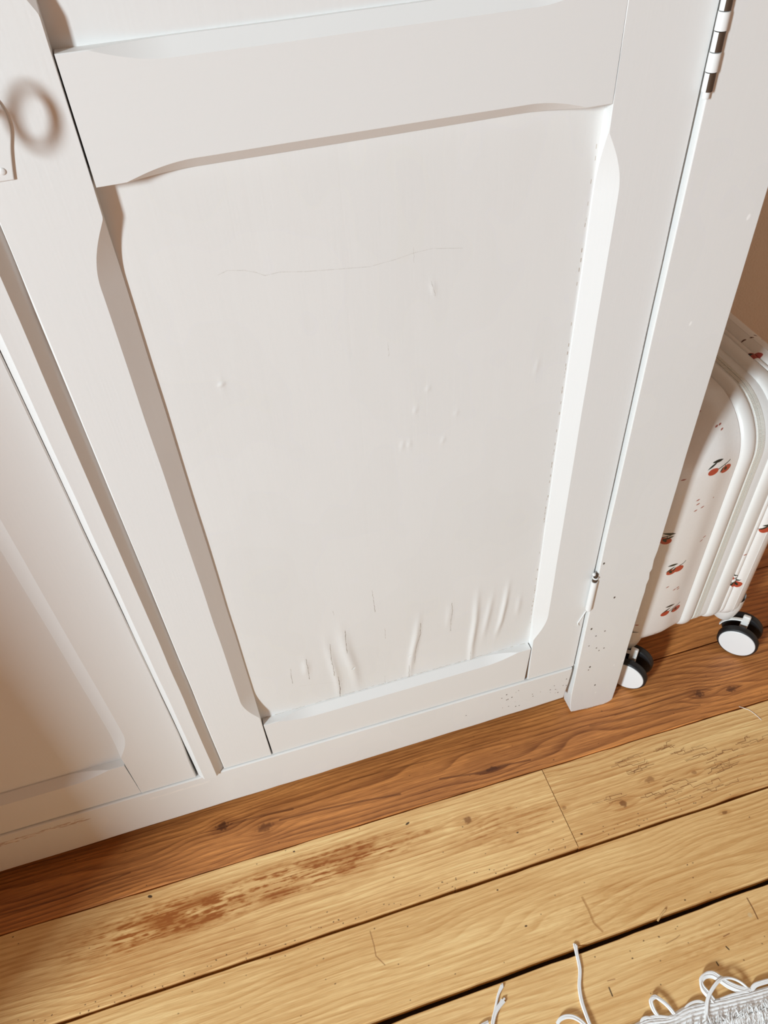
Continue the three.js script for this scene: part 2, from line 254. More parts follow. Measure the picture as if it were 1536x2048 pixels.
const woodGoldD = boardMaterial({
  x0: -700, x1: 700, z0: 330, z1: 486, w: 1800, h: 200, seed: 523, light: [242, 200, 138], dark: [200, 142, 80], freq: 0.11, contrast: 0.7,
  stains: [(() => { const p = onLevel(1450, 1870); return { x: p[0], z: p[2], rx: 120, rz: 26, a: 0.6, tilt: 0 }; })()],
  draw(g, X, Z, S) {
    wormHoles(g, X, Z, S, 15, 22, -150, 240, 350, 440);
    wiggle(g, X, Z, pxLine([[1494, 1796], [1505, 1815], [1516, 1838]]), 1.6, 'rgba(92,52,26,0.85)'); wiggle(g, X, Z, pxLine([[1218, 1975], [1225, 1992]]), 1.7, 'rgba(40,24,14,0.9)');
    wiggle(g, X, Z, pxLine([[1452, 1893], [1458, 1899]]), 1.8, 'rgba(40,26,18,0.9)'); wiggle(g, X, Z, pxLine([[1433, 1924], [1437, 1931]]), 1.8, 'rgba(40,26,18,0.9)'); wiggle(g, X, Z, pxLine([[1447, 1873], [1459, 1867]]), 1.2, 'rgba(120,70,40,0.8)');
    wiggle(g, X, Z, pxLine([[1215, 1962], [1230, 1958]]), 1.0, 'rgba(130,78,44,0.8)'); wiggle(g, X, Z, pxLine([[1333, 1887], [1352, 1877], [1360, 1870]]), 1.0, 'rgba(120,76,40,0.6)');
    specks(g, X, Z, S, pxSpeck([[1500, 1830, 3.2, 3.2, 0]]), 'rgba(228,196,148,0.8)');
  },
});
const woodOld = boardMaterial({ x0: -3900, x1: 3600, z0: 0, z1: 140, w: 1024, h: 64, seed: 613, light: [198, 128, 68], dark: [122, 66, 30], freq: 0.08 });

const floor = group('floor', scene, [0, FLOOR, 0]); structure(floor, 'old golden pine floorboards with dark gaps and worn varnish', 'floor');
put('subfloor', box(ROOM.left - 100, ROOM.right + 100, FLOOR - 62, FLOOR - 24, ROOM.back, ROOM.front), new THREE.MeshStandardMaterial({ color: new THREE.Color().setRGB(0.03, 0.018, 0.01), roughness: 0.95 }), floor);
const XA = ROOM.left, XB = ROOM.right, shift = (e, d) => e.map((v) => v + d);
let boardSeed = 900;
function plank(xa, xb, za, zb, mat, wear) { return put('floorboard', boardGeometry(xa, xb, za, zb, mat, boardSeed++, wear), mat.m, floor); }
function oldPlank(za, zb) { plank(XA, XB, za, zb, { ...woodOld, z0: za, z1: zb }, 0.6); }
for (let z = -180, n = 0; n < 3; n++, z -= 126) oldPlank(Math.max(ROOM.back, z - 124), z);
plank(XA, XB, -178, shift(EDGE.e0, -1.6), woodRear, 0.5);
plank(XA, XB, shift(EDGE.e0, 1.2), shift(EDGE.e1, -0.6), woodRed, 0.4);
plank(XA, -94.6, shift(EDGE.e1, 0.5), shift(EDGE.e2, -2.6), woodGoldA, 0.7);
plank(-93.4, XB, shift(EDGE.e1, 0.9), shift(EDGE.e2, -1.8), woodGoldB, 0.7);
plank(XA, XB, shift(EDGE.e2, 2.4), shift(EDGE.e3, -4.6), woodGoldC, 0.6);
plank(XA, XB, shift(EDGE.e3, 4.4), [478, 474], woodGoldD, 0.7);
for (let z = 482, n = 0; z < ROOM.front; n++, z += 136) oldPlank(z, Math.min(z + 132, ROOM.front));

{ // splinter standing off the board's edge across the wide gap
  const a = new THREE.Vector3(...onLevel(1315, 1842, FLOOR - 1)), b = new THREE.Vector3(...onLevel(1331, 1819, FLOOR + 2)), m = a.clone().lerp(b, 0.5); m.x -= 1.2;
  put('splinter', new THREE.TubeGeometry(new THREE.CatmullRomCurve3([a, m, b]), 10, 1.5, 5), woodGoldC.m, floor);
}

// ---------------------------------------------------------------- wardrobe
const tongue = (e) => smooth(0, 1, Math.pow(clamp((e - 21) / 56), 0.62));   // S-curve at the stop of a chamfer
// A rail or stile with stopped chamfers (lamb's tongue ends). It runs along t (axis) from t0 to t1, lies across s0..s1, front face at zf.
function member({ axis, t0, t1, s0, s1, zf, th, low, high, seed = 1, skew0 = 0, skew1 = 0, wave = 0.35, trim = () => 0 }) {
  const ts = new Set([t0, t1]); for (let t = t0; t < t1; t += 24) ts.add(t);
  const spans = [...(low?.spans || []), ...(high?.spans || [])];
  for (const [a, b] of spans) for (let d = 0; d <= 84; d += 2.1) { if (a + d < t1 && a + d > t0) ts.add(a + d); if (b - d > t0 && b - d < t1) ts.add(b - d); }
  const T = [...ts].sort((a, b) => a - b).filter((t, i, A) => i === 0 || t - A[i - 1] > 0.05);
  const q = (c, t) => { if (!c) return 0; if (!c.spans) return 1; let m = 0; for (const [a, b] of c.spans) { if (t > a && t < b) m = Math.max(m, tongue(Math.min(t - a, b - t))); } return m; };
  const rings = T.map((t) => {
    const n = (k) => (vnoise(t / 60, k, seed) - 0.5) * wave * 2, ql = q(low, t), qh = q(high, t);
    const wl = Math.max(0.45, (low?.w || 0) * ql) + n(2) * 0.6, dl = Math.max(0.45, (low?.d || 0) * ql), wh = Math.max(0.45, (high?.w || 0) * qh) + n(5) * 0.6, dh = Math.max(0.45, (high?.d || 0) * qh);
    const e = n(8) * 0.5, h = n(11) * 0.5 - trim(t);
    return [[s0 + e, zf - th], [s0 + e, zf - dl], [s0 + wl, zf], [s1 - wh - trim(t), zf], [s1 + h, zf - dh], [s1 + h, zf - th]].map(([s, z]) => {
      const u = (s - s0) / (s1 - s0), tt = t + skew0 * (1 - u) * (t1 - t) / (t1 - t0) + skew1 * (1 - u) * (t - t0) / (t1 - t0);
      return axis === 'x' ? [tt, s, z] : [s, tt, z];
    });
  });
  const P = [], UV = [], tri = (...ps) => ps.forEach((p) => { P.push(...p); UV.push((p[0] + p[2] * 0.7 + seed * 137) / 1000, (p[1] + p[2] * 0.7 + seed * 71) / 1000); });
  const flip = axis === 'x';
  for (let i = 0; i + 1 < rings.length; i++) for (let j = 0; j < 6; j++) { const a = rings[i][j], b = rings[i][(j + 1) % 6], c = rings[i + 1][(j + 1) % 6], d = rings[i + 1][j]; flip ? (tri(a, d, c), tri(a, c, b)) : (tri(a, c, d), tri(a, b, c)); }
  for (const [r, f] of [[rings[0], flip], [rings[rings.length - 1], !flip]]) for (let j = 1; j < 5; j++) f ? tri(r[0], r[j], r[j + 1]) : tri(r[0], r[j + 1], r[j]);
  return soup(P, UV, 0.3);
}
const WTOP = 1960, DOOR = { z: -6, th: 21, y0: 141, y1: 1832 }, PANELZ = -18.4;
const wardrobe = group('wardrobe', scene, [-600, FLOOR, -270]);
tag(wardrobe, 'old white painted wooden wardrobe with panelled double doors on pine floorboards', 'wardrobe');

// right corner post with a ragged foot and chipped edge
{
  const s = new THREE.Shape(), r = rng(5), P = [];
  P.push([-12, WTOP]); for (let y = WTOP - 40; y > 120; y -= 40) P.push([-12 + (vnoise(y / 90, 1, 4) - 0.5) * 1.2, y]);
  P.push([-11, 60], [-9, 30], [-6, 8], [-4, 3]);
  for (const [x, y] of [[4, 0.5], [12, -0.5], [20, -2], [27, -3.4], [34, -3.6], [41, -4.2], [48, -4], [55, -4.9], [62, -4.5], [67, -3], [71, 0], [74, 4]]) P.push([x + (r() - 0.5), y + (r() - 0.5) * 1.4]);
  for (let y = 40; y < 300; y += 30) P.push([75.5 + (vnoise(y / 40, 3, 9) - 0.5) * 1.3, y]);
  P.push([76, 300], [75, 318], [76.6, 330], [74.6, 345], [76.8, 352], [75.4, 372], [76.9, 392], [77, 410]);
  for (let y = 450; y < WTOP; y += 60) P.push([lerp(76.8, 81, (y - 450) / 1100) + (vnoise(y / 70, 6, 9) - 0.5) * 1, y]);
  P.push([82, WTOP]); P.forEach(([x, y], i) => (i ? s.lineTo(x, y) : s.moveTo(x, y)));
  const g = new THREE.ExtrudeGeometry(s, { depth: 24, bevelEnabled: true, bevelSize: 0.9, bevelThickness: 0.9, bevelOffset: -0.9, bevelSegments: 2 }); g.translate(0, 0, -24.9);
  uvRect(g, -14, 84, FLOOR, WTOP + 2);
  const m = markedPaint(-14, 84, FLOOR, WTOP + 2, 128, 2048, (c, X, Y, S) => {
    const dots = [[1208, 1127, 1.3], [1229, 1195, 1.3], [1183, 1258, 1.4], [1210, 1262, 0.9], [1192, 1272, 0.9], [1193, 1296, 0.9], [1198, 1301, 0.8], [1208, 1296, 0.9], [1180, 1334, 1.4], [1177, 1340, 0.8], [1190, 1370, 1.2], [1178, 1292, 0.8]];
    for (const [px, py, q] of dots) { const p = onFront(px, py); c.fillStyle = 'rgba(48,34,26,0.9)'; c.beginPath(); c.ellipse(X(p[0]), Y(p[1]), q * S, q * S * 1.3, 0, 0, 7); c.fill(); }
    for (const [px, py, q] of [[1381, 647, 1.3], [1274, 1221, 1.2], [1246, 1321, 1.4], [1497, 434, 1.6], [1191, 1385, 1], [1228, 1330, 1]]) { const p = onFront(px, py); c.fillStyle = 'rgba(252,250,248,0.95)'; c.beginPath(); c.ellipse(X(p[0]), Y(p[1]), q * S, q * S * 1.6, 0.4, 0, 7); c.fill(); }
    c.strokeStyle = 'rgba(150,112,80,0.5)'; c.lineWidth = 1.4; c.beginPath(); for (let x = -4; x < 74; x += 2) { const y = 1.8 - clamp((x + 4) / 50) * 5 + (hash(x + 99, 2, 3) - 0.5) * 2; x === -4 ? c.moveTo(X(x), Y(y)) : c.lineTo(X(x), Y(y)); } c.stroke();
  }, bumpV);
  const post = put('corner_post', g, m, wardrobe); post.userData.label = 'white corner post with a ragged chipped foot';
}
{
  const g = member({ axis: 'y', t0: FLOOR, t1: WTOP, s0: -1290, s1: -1192, zf: 0, th: 25, seed: 61 }); put('corner_post', g, paintV, wardrobe);
}
// bottom rail of the case (plinth rail), its lower edge slopes
const plinthMat = markedPaint(-1192, -10, 32, 150, 2048, 200, (c, X, Y, S) => {
  const r = rng(44);
  for (let i = 0; i < 26; i++) { const x = lerp(-210, -22, Math.pow(r(), 0.6)), y = lerp(70, 120, r()), q = 0.4 + r() * 0.7; c.fillStyle = 'rgba(60,44,34,0.85)'; c.beginPath(); c.ellipse(X(x), Y(y), q * S, q * S * 1.2, 0, 0, 7); c.fill(); }
  for (let i = 0; i < 150; i++) { const x = lerp(-930, -790, Math.pow(r(), 1.2)), y = 118 + (r() - 0.5) * 9 + (x + 900) * 0.02; c.fillStyle = r() < 0.6 ? 'rgba(150,112,92,0.32)' : 'rgba(244,236,228,0.5)'; c.beginPath(); c.ellipse(X(x), Y(y), (1 + r() * 7) * S, (0.4 + r() * 0.9) * S, 0, 0, 7); c.fill(); }
  for (let i = 0; i < 40; i++) { const x = lerp(-700, -610, r()), y = 122 + (r() - 0.5) * 5; c.fillStyle = 'rgba(248,244,238,0.35)'; c.beginPath(); c.ellipse(X(x), Y(y), (2 + r() * 9) * S, 0.6 * S, 0, 0, 7); c.fill(); }
}, bumpH);
{
  const s = new THREE.Shape(), yb = (x) => lerp(38.5, 53, (x + 940) / 916) + (vnoise(x / 45, 3, 31) - 0.5) * 1.6 + (x > -500 && x < -440 ? -1.5 : 0);
  s.moveTo(-1190, 139.5); s.lineTo(-1190, yb(-1190)); for (let x = -1180; x < -30; x += 18) s.lineTo(x, yb(x));
  s.lineTo(-23, 54); s.lineTo(-21, 75); s.lineTo(-18.5, 100); s.lineTo(-17, 130); s.lineTo(-18, 139.5); s.closePath();
  const g = new THREE.ExtrudeGeometry(s, { depth: 20, bevelEnabled: true, bevelSize: 2.2, bevelThickness: 2.2, bevelOffset: -2.2, bevelSegments: 3 }); g.translate(0, 0, -25.2);
  uvRect(g, -1192, -10, 32, 150); const pl = put('plinth_rail', g, plinthMat, wardrobe); pl.userData.label = 'white plinth rail with scuffs and nail holes';
}
put('top_rail', member({ axis: 'x', t0: -1192, t1: -12, s0: 1834, s1: WTOP, zf: -1, th: 24, seed: 8 }), paintH, wardrobe);
put('side_panel', box(57, 77, FLOOR, WTOP, -540, -25.2), paintV, wardrobe);
put('side_panel', box(-1288, -1268, FLOOR, WTOP, -540, -25.2), paintV, wardrobe);
put('back_panel', box(-1267, 56, 60, WTOP - 40, -540, -530), bareWood, wardrobe);
put('base_board', box(-1267, 56, 70, 88, -529, -30), bareWood, wardrobe);
put('top_board', box(-1290, 80, WTOP, WTOP + 22, -545, 12), paintH, wardrobe);
// centre strip between the doors
put('centre_strip', member({ axis: 'y', t0: 140, t1: 1832, s0: -620, s1: -582.7, zf: 2, th: 17, low: { w: 8, d: 10 }, high: { w: 12, d: 12.5 }, seed: 17, wave: 0.7 }), paintV, wardrobe);

function doorPanel(x0, x1, y0, y1, bumps, step, mat) {
  const nx = Math.round((x1 - x0) / step), ny = Math.round((y1 - y0) / step), g = new THREE.PlaneGeometry(x1 - x0, y1 - y0, nx, ny); g.translate((x0 + x1) / 2, (y0 + y1) / 2, PANELZ);
  const p = g.attributes.position;
  for (let i = 0; i < p.count; i++) {
    const x = p.getX(i), y = p.getY(i); let z = (fbm(x / 120, y / 200, 71, 3) - 0.5) * 0.7 + (fbm(x / 14, y / 90, 75, 2) - 0.5) * 0.10;
    for (const b of bumps) {
      if (y < b.yl - 25 || y > b.yh + 25) continue;
      for (let k = 0; k + 1 < b.pts.length; k++) {
        const [ax, ay] = b.pts[k], [bx, by] = b.pts[k + 1], L2 = (bx - ax) ** 2 + (by - ay) ** 2, t = ((x - ax) * (bx - ax) + (y - ay) * (by - ay)) / L2; if (t < 0 && k > 0) continue; if (t > 1 && k + 2 < b.pts.length) continue;
        const tc = clamp(t), d = Math.hypot(x - lerp(ax, bx, tc), (y - lerp(ay, by, tc)) * 0.35), tot = (k + tc) / (b.pts.length - 1);
        z += b.h * Math.exp(-((d / b.w) ** 2)) * (b.taper ? Math.sin(Math.PI * clamp(0.06 + 0.88 * tot)) : 1); break;
      }
    }
    p.setZ(i, PANELZ + z);
  }
  g.computeVertexNormals(); return g;
}
const RP = { x0: -516, x1: -89, y0: 214, y1: 1004 };
const fp = (list) => list.map(([px, py]) => { const p = onFront(px, py, PANELZ); return [p[0], p[1]]; });
const blister = (list, w, h) => { const pts = fp(list), ys = pts.map((p) => p[1]); return { pts, w, h, taper: true, yl: Math.min(...ys), yh: Math.max(...ys) }; };
const rightBumps = [
  blister([[955, 1188], [951, 1240], [943, 1290], [940, 1335]], 4.2, 2.3), blister([[985, 1190], [976, 1230], [966, 1275]], 4, 1.3), blister([[1017, 1168], [1010, 1205], [1002, 1240], [992, 1270]], 3.6, 2.2),
  blister([[1040, 1190], [1034, 1230]], 3.6, 0.9), blister([[838, 1236], [832, 1275], [824, 1310], [818, 1355]], 4.5, 1.9), blister([[682, 1262], [692, 1300], [706, 1335], [716, 1375]], 7, 2.1), blister([[652, 1285], [664, 1325], [676, 1365], [680, 1395]], 5, 1.4), blister([[610, 1320], [614, 1350]], 4.5, 1.1),
  blister([[900, 1210], [896, 1255]], 4.5, 0.7), blister([[863, 563], [870, 590]], 2, 0.6), blister([[442, 765], [444, 772]], 2.4, 1.2), blister([[857, 770], [855, 785]], 2, 0.5), blister([[832, 812], [830, 828]], 2, 0.5), blister([[806, 880], [804, 900]], 2, 0.5), blister([[818, 880], [820, 895]], 2, 0.5), blister([[888, 872], [884, 888]], 2, 0.5), blister([[914, 820], [912, 832]], 2, 0.4), blister([[1078, 715], [1070, 750]], 2, 0.4),
];
const panelMat = markedPaint(RP.x0, RP.x1, RP.y0, RP.y1, 1100, 2034, (c, X, Y) => {
  const line = (pts, w, a, seed) => crackLine(c, fp(pts), X, Y, w, `rgba(84,64,48,${a * 0.85})`, seed);
  line([[690, 1260], [691, 1278], [694, 1304]], 2.2, 0.85, 1); line([[660, 1288], [662, 1318], [665, 1328], [669, 1350]], 1.9, 0.75, 2); line([[676, 1352], [680, 1375], [680, 1397]], 3.2, 0.95, 3);
  line([[581, 1338], [585, 1367]], 1.6, 0.7, 4); line([[612, 1318], [616, 1340], [619, 1358]], 2.0, 0.75, 5); line([[744, 1180], [747, 1200], [750, 1224]], 1.5, 0.65, 6); line([[770, 1256], [771, 1277]], 1.3, 0.55, 7); line([[666, 1222], [668, 1231]], 1.2, 0.5, 8);
  line([[904, 1206], [905, 1222], [902, 1240], [901, 1262]], 1.6, 0.65, 9); line([[841, 1246], [841, 1268], [833, 1290], [829, 1326]], 1.9, 0.7, 10); line([[818, 1330], [818, 1355]], 1.6, 0.65, 11); line([[941, 1300], [940, 1322]], 1.3, 0.5, 12); line([[770, 1352], [771, 1370]], 1.2, 0.5, 13);
  const faint = (pts, w, a, seed) => crackLine(c, fp(pts), X, Y, w, `rgba(140,128,116,${a})`, seed);
  faint([[436, 550], [455, 541], [490, 541], [512, 545], [530, 551], [560, 544], [610, 543], [690, 537], [740, 533], [790, 519], [830, 505], [865, 497], [925, 496]], 1.7, 0.24, 20); faint([[827, 495], [828, 525]], 1.4, 0.25, 21); faint([[862, 562], [868, 580], [871, 592]], 1.5, 0.5, 22); faint([[776, 685], [778, 712]], 1.4, 0.35, 23); faint([[600, 1372], [690, 1362]], 1.0, 0.25, 24);
  const jag = rng(77); c.strokeStyle = 'rgba(130,100,74,0.55)';                                     // broken paint line along the joints of the panel
  for (let x = -505; x < -100; x += 5) { const y = 226 + (jag() - 0.5) * 1.4; if (jag() < 0.75) { c.lineWidth = 0.8 + jag() * 1.4; c.beginPath(); c.moveTo(X(x), Y(y)); c.lineTo(X(x + 4), Y(y + (jag() - 0.5))); c.stroke(); } }
  for (let y = 260; y < 960; y += 5) { if (jag() < 0.42) { c.lineWidth = 0.7 + jag() * 1.6; const x = -97.5 + (jag() - 0.5) * 1.2; c.beginPath(); c.moveTo(X(x), Y(y)); c.lineTo(X(x), Y(y + 3.5)); c.stroke(); } }
}, bumpV);

function door(name, xl, xr, il, ir, mirrored) {
  const d = group(name, wardrobe), z = DOOR.z, spans = [[225, 994], [1081, 1745]];
  const put2 = (n, g, m) => put(n, g, m, d);
  put2('stile', member({ axis: 'y', t0: DOOR.y0, t1: DOOR.y1, s0: xl, s1: il, zf: z, th: DOOR.th, low: { w: 1.0, d: 1.0 }, high: { w: 18.5, d: 10.4, spans }, seed: 3 + (mirrored ? 40 : 0), wave: 0.6 }), paintV);
  put2('stile', member({ axis: 'y', t0: DOOR.y0, t1: DOOR.y1, s0: ir, s1: xr, zf: z, th: DOOR.th, low: { w: 18.5, d: 10.4, spans }, high: { w: 1.2, d: 1.2 }, trim: (t) => (mirrored ? 3.4 * smooth(270, 160, t) : 0), seed: 5 + (mirrored ? 40 : 0), wave: 0.6 }), paintV);
  const a = il + 1.1, b = ir - 0.5, ends = [[il, ir]];
  put2('bottom_rail', member({ axis: 'x', t0: a + 0.5, t1: mirrored ? b - 1 : b - 1.2, s0: 140.6, s1: 225, zf: z - 0.4, th: 19, high: { w: 12, d: 10, spans: ends }, seed: 9 + (mirrored ? 40 : 0), skew0: mirrored ? 0 : 1, skew1: mirrored ? 1 : -3.6 }), paintH);
  if (!mirrored) put2('tenon', box(ir - 5.5, ir - 0.3, 142, 221, z - 16, z - 2.6), bareWood);
  put2('lock_rail', member({ axis: 'x', t0: a, t1: b, s0: 994, s1: 1081, zf: z - 0.2, th: 19, low: { w: 10, d: 11, spans: ends }, high: { w: 11, d: 8.5, spans: ends }, seed: 12 + (mirrored ? 40 : 0), skew0: 0.4 }), paintH);
  put2('top_rail', member({ axis: 'x', t0: a, t1: b, s0: 1745, s1: 1832, zf: z, th: 19, low: { w: 10, d: 11, spans: ends }, seed: 15 + (mirrored ? 40 : 0) }), paintH);
  const P = { x0: il - 5.5, x1: ir + 6 };
  if (!mirrored) { const g = doorPanel(RP.x0, RP.x1, RP.y0, RP.y1, rightBumps, 1.9, panelMat); const pm = put2('panel', uvRect(g, RP.x0, RP.x1, RP.y0, RP.y1), panelMat); pm.userData.label = 'door panel with blistered and cracked white paint'; }
  else put2('panel', uvMetric(doorPanel(P.x0, P.x1, 214, 1004, [], 8)), paintV);
  put2('panel', uvMetric(doorPanel(P.x0, P.x1, 1070, 1756, [], 8)), paintV);
  put2('panel_back', mergeGeometries([box(P.x0, P.x1, 214, 1004, PANELZ - 4.4, PANELZ - 3), box(P.x0, P.x1, 1070, 1756, PANELZ - 4.4, PANELZ - 3)]), bareWood);
  return d;
}
const rightDoor = door('door', -582.2, -14.6, -510.5, -95, false);
const leftDoor = door('door', -1188, -620.5, -1108, -704, true);

// hinges: a knuckled barrel with worn paint above, one painted over below
function rod(r, y0, y1, x, z, seg = 18, a0 = 0, a1 = Math.PI * 2) { const g = new THREE.CylinderGeometry(r, r, y1 - y0, seg, 1, false, a0, a1); g.translate(x, (y0 + y1) / 2, z); return g; }
{
  const h = group('hinge', wardrobe); h.userData.label = 'knuckled hinge with paint worn to brown metal';
  const x = -13.2, z = 0.6, R = 4.9, ys = [1111, 1096, 1081.5, 1067, 1052.4, 1038.6, 1023.8, 1009.2, 994.4];
  for (let i = 0; i + 1 < ys.length; i++) {
    const top = ys[i] - 0.35, bot = ys[i + 1] + 0.35;
    if (i % 2 === 0) put('knuckle', rod(R, bot, top, x, z), paintPlain, h);
    else { put('knuckle', rod(R - 0.3, bot, top, x, z, 12, -Math.PI * 0.95, Math.PI * 0.70), paintPlain, h); const w = put('knuckle', rod(R - 0.45, bot, top, x, z, 14), wornMetal, h); w.userData.label = 'knuckle worn to brown metal'; }
  }
  put('pin_cap', mergeGeometries([rod(3.2, 989.5, 994.4, x, z)]), paintPlain, h);
}
{
  const h = group('hinge', wardrobe); h.userData.label = 'small hinge painted over in white with a drip';
  const a = onFront(1194, 1158, 2), b = onFront(1179, 1222, 2), x = -15.4, y1 = a[1], y0 = b[1];
  put('knuckle', mergeGeometries([rod(4.6, y0 + 3, y1 - 6, x, 0), new THREE.SphereGeometry(4.4, 14, 10).scale(1, 0.9, 1).translate(x, y0 + 3, 0)]), paintPlain, h);
  const w = put('knuckle', mergeGeometries([rod(3.6, y1 - 6, y1 + 2, x, 0), rod(2.4, y1 + 2, y1 + 9, x + 0.6, 0)]), wornMetal, h); w.userData.label = 'knuckle chipped to brown metal';
  put('pin_cap', mergeGeometries([new THREE.TorusGeometry(3.4, 1.2, 8, 16).rotateX(Math.PI / 2).translate(x, y1 + 1.5, 0), new THREE.SphereGeometry(2.6, 10, 8).translate(x - 2.4, y1 + 8, -1)]), paintPlain, h);
  const c = new THREE.CatmullRomCurve3([[1173, 1220], [1168, 1228], [1160, 1240], [1156, 1246], [1157, 1251]].map(([px, py], i) => new THREE.Vector3(...onFront(px, py, -5.2))));
  put('paint_drip', new THREE.TubeGeometry(c, 24, 0.9, 7), paintPlain, h);
}
// lock plate and key on the right door's left stile
{
  const e = group('lock_plate', rightDoor), x = -571, yc = 1048, s = new THREE.Shape();
  const side = [[9.5, -38], [10.5, -36], [13.5, -22], [18.5, -8], [19.5, 0], [18.5, 8], [13.5, 22], [10.5, 36], [9.5, 38]];
  s.moveTo(side[0][0], side[0][1]); s.splineThru([[11.4, -30], [14.5, -19], [19, -6], [19, 6], [14.5, 19], [11.4, 30], [9.5, 38]].map((p) => new THREE.Vector2(...p)));
  s.lineTo(-9.5, 38); s.splineThru([[-11.4, 30], [-14.5, 19], [-19, 6], [-19, -6], [-14.5, -19], [-11.4, -30], [-9.5, -38]].map((p) => new THREE.Vector2(...p))); s.closePath();
  const g = new THREE.ExtrudeGeometry(s, { depth: 1.3, bevelEnabled: true, bevelSize: 0.7, bevelThickness: 0.5, bevelSegments: 2, curveSegments: 10 }); g.translate(x, yc, DOOR.z);
  put('plate', g, paintPlain, e);
  for (const y of [-32, 32]) put('screw', new THREE.SphereGeometry(2.6, 14, 8, 0, 7, 0, Math.PI / 2).rotateX(Math.PI / 2).scale(1, 1, 0.45).translate(x + 4.5, yc + y, DOOR.z + 1.8), paintPlain, e);
  const kx = x - 2, ky = yc + 13, key = group('key', rightDoor); key.userData.label = 'painted key with an oval ring bow';
  put('shaft', new THREE.CylinderGeometry(2.8, 3.4, 17, 14).rotateX(Math.PI / 2).translate(kx, ky, DOOR.z + 10.3), paintPlain, key);
  put('collar', new THREE.CylinderGeometry(6, 7.5, 9, 18).rotateX(Math.PI / 2).translate(kx, ky, DOOR.z + 6.3), paintPlain, key);
  put('bow', new THREE.TorusGeometry(18.5, 2.6, 10, 30).rotateY(0.22).translate(kx, ky, DOOR.z + 32), paintPlain, key);
}

// ---------------------------------------------------------------- suitcase
const CASE = { x0: 104, x1: 342, zf: -41, zb: -372, y0: 74, y1: 562 };
const suitcase = group('suitcase', scene, [224, FLOOR, -206]);
tag(suitcase, 'cream hard-shell suitcase with cherry print and zip beside wardrobe', 'suitcase');
// closed ring (rounded rectangle in y,z) shrunk by "inset"; returns points with arc length s of the un-shrunk ring, starting at the middle of the underside
const RT = 88, RB = 40;
function ringPoints(inset) {
  const { zf, zb, y0, y1 } = CASE, out = [], zm = (zf + zb) / 2; let s = 0;
  const line = (a, b, n) => { const L = Math.hypot(b[0] - a[0], b[1] - a[1]); for (let i = 0; i < n; i++) { const t = i / n; out.push([lerp(a[0], b[0], t), lerp(a[1], b[1], t), s + L * t]); } s += L; };
  const nrm = [];
  const pushN = (n, k) => { for (let i = 0; i < k; i++) nrm.push(n); };
  const arc = (cy, cz, r, a0, a1, n) => { for (let i = 0; i < n; i++) { const a = lerp(a0, a1, i / n); out.push([cy + r * Math.sin(a), cz + r * Math.cos(a), s + r * Math.abs(a1 - a0) * i / n]); nrm.push([Math.sin(a), Math.cos(a)]); } s += r * Math.abs(a1 - a0); };
  line([y0, zm], [y0, zf - RB], 4); pushN([-1, 0], 4); arc(y0 + RB, zf - RB, RB, -Math.PI / 2, 0, 8);
  line([y0 + RB, zf], [y1 - RT, zf], 12); pushN([0, 1], 12); arc(y1 - RT, zf - RT, RT, 0, Math.PI / 2, 14);
  line([y1, zf - RT], [y1, zb + RT], 8); pushN([1, 0], 8); arc(y1 - RT, zb + RT, RT, Math.PI / 2, Math.PI, 10);
  line([y1 - RT, zb], [y0 + RB, zb], 6); pushN([0, -1], 6); arc(y0 + RB, zb + RB, RB, Math.PI, Math.PI * 1.5, 6);
  line([y0, zb + RB], [y0, zm], 4); pushN([-1, 0], 4); out.push([y0, zm, s]); nrm.push([-1, 0]);
  return out.map(([y, z, ss], i) => [y - nrm[i][0] * inset, z - nrm[i][1] * inset, ss]);
}
const SLEN = ringPoints(0).at(-1)[2];
const sFront = (y) => (CASE.zf - RB - (CASE.zf + CASE.zb) / 2) + RB * Math.PI / 2 + (y - CASE.y0 - RB);   // arc length on the front face at height y
const sTop = (z) => sFront(CASE.y1 - RT) + RT * Math.PI / 2 + (CASE.zf - RT - z);                          // arc length on the top face at depth z
function sweepShell(profile, capLow, capHigh) {     // profile: [x, inset] stations
  const rings = profile.map(([x, ins]) => ringPoints(ins).map(([y, z, s]) => [x, y, z, s])), n = rings[0].length, P = [], U = [], N = [];
  const idx = []; let c = 0;
  for (const r of rings) for (const [x, y, z, s] of r) { P.push(x, y, z); U.push((x - CASE.x0) / (CASE.x1 - CASE.x0), s / SLEN); }
  for (let i = 0; i + 1 < rings.length; i++) for (let j = 0; j + 1 < n; j++) { const a = i * n + j, b = a + 1, d = a + n, e = d + 1; idx.push(a, d, e, a, e, b); }
  const g = new THREE.BufferGeometry(); g.setAttribute('position', new THREE.Float32BufferAttribute(P, 3)); g.setAttribute('uv', new THREE.Float32BufferAttribute(U, 2)); g.setIndex(idx);
  const parts = [toCreasedNormals(g, 0.75)];
  for (const [k, up] of [[capLow ? 0 : -1, false], [capHigh ? rings.length - 1 : -1, true]]) if (k >= 0) {
    const s = new THREE.Shape(rings[k].map(([x, y, z]) => new THREE.Vector2(z, y))), f = new THREE.ShapeGeometry(s), p = f.attributes.position, q = []; const ii = f.index.array;
    for (let i = 0; i < ii.length; i += 3) for (const w of up ? [0, 2, 1] : [0, 1, 2]) q.push(rings[k][0][0], p.getY(ii[i + w]), p.getX(ii[i + w]));
    const m = new THREE.BufferGeometry(); m.setAttribute('position', new THREE.Float32BufferAttribute(q, 3)); m.setAttribute('uv', new THREE.Float32BufferAttribute(new Array(q.length / 3 * 2).fill(0.004), 2)); m.computeVertexNormals(); parts.push(m);
  }
  return mergeGeometries(parts);
}
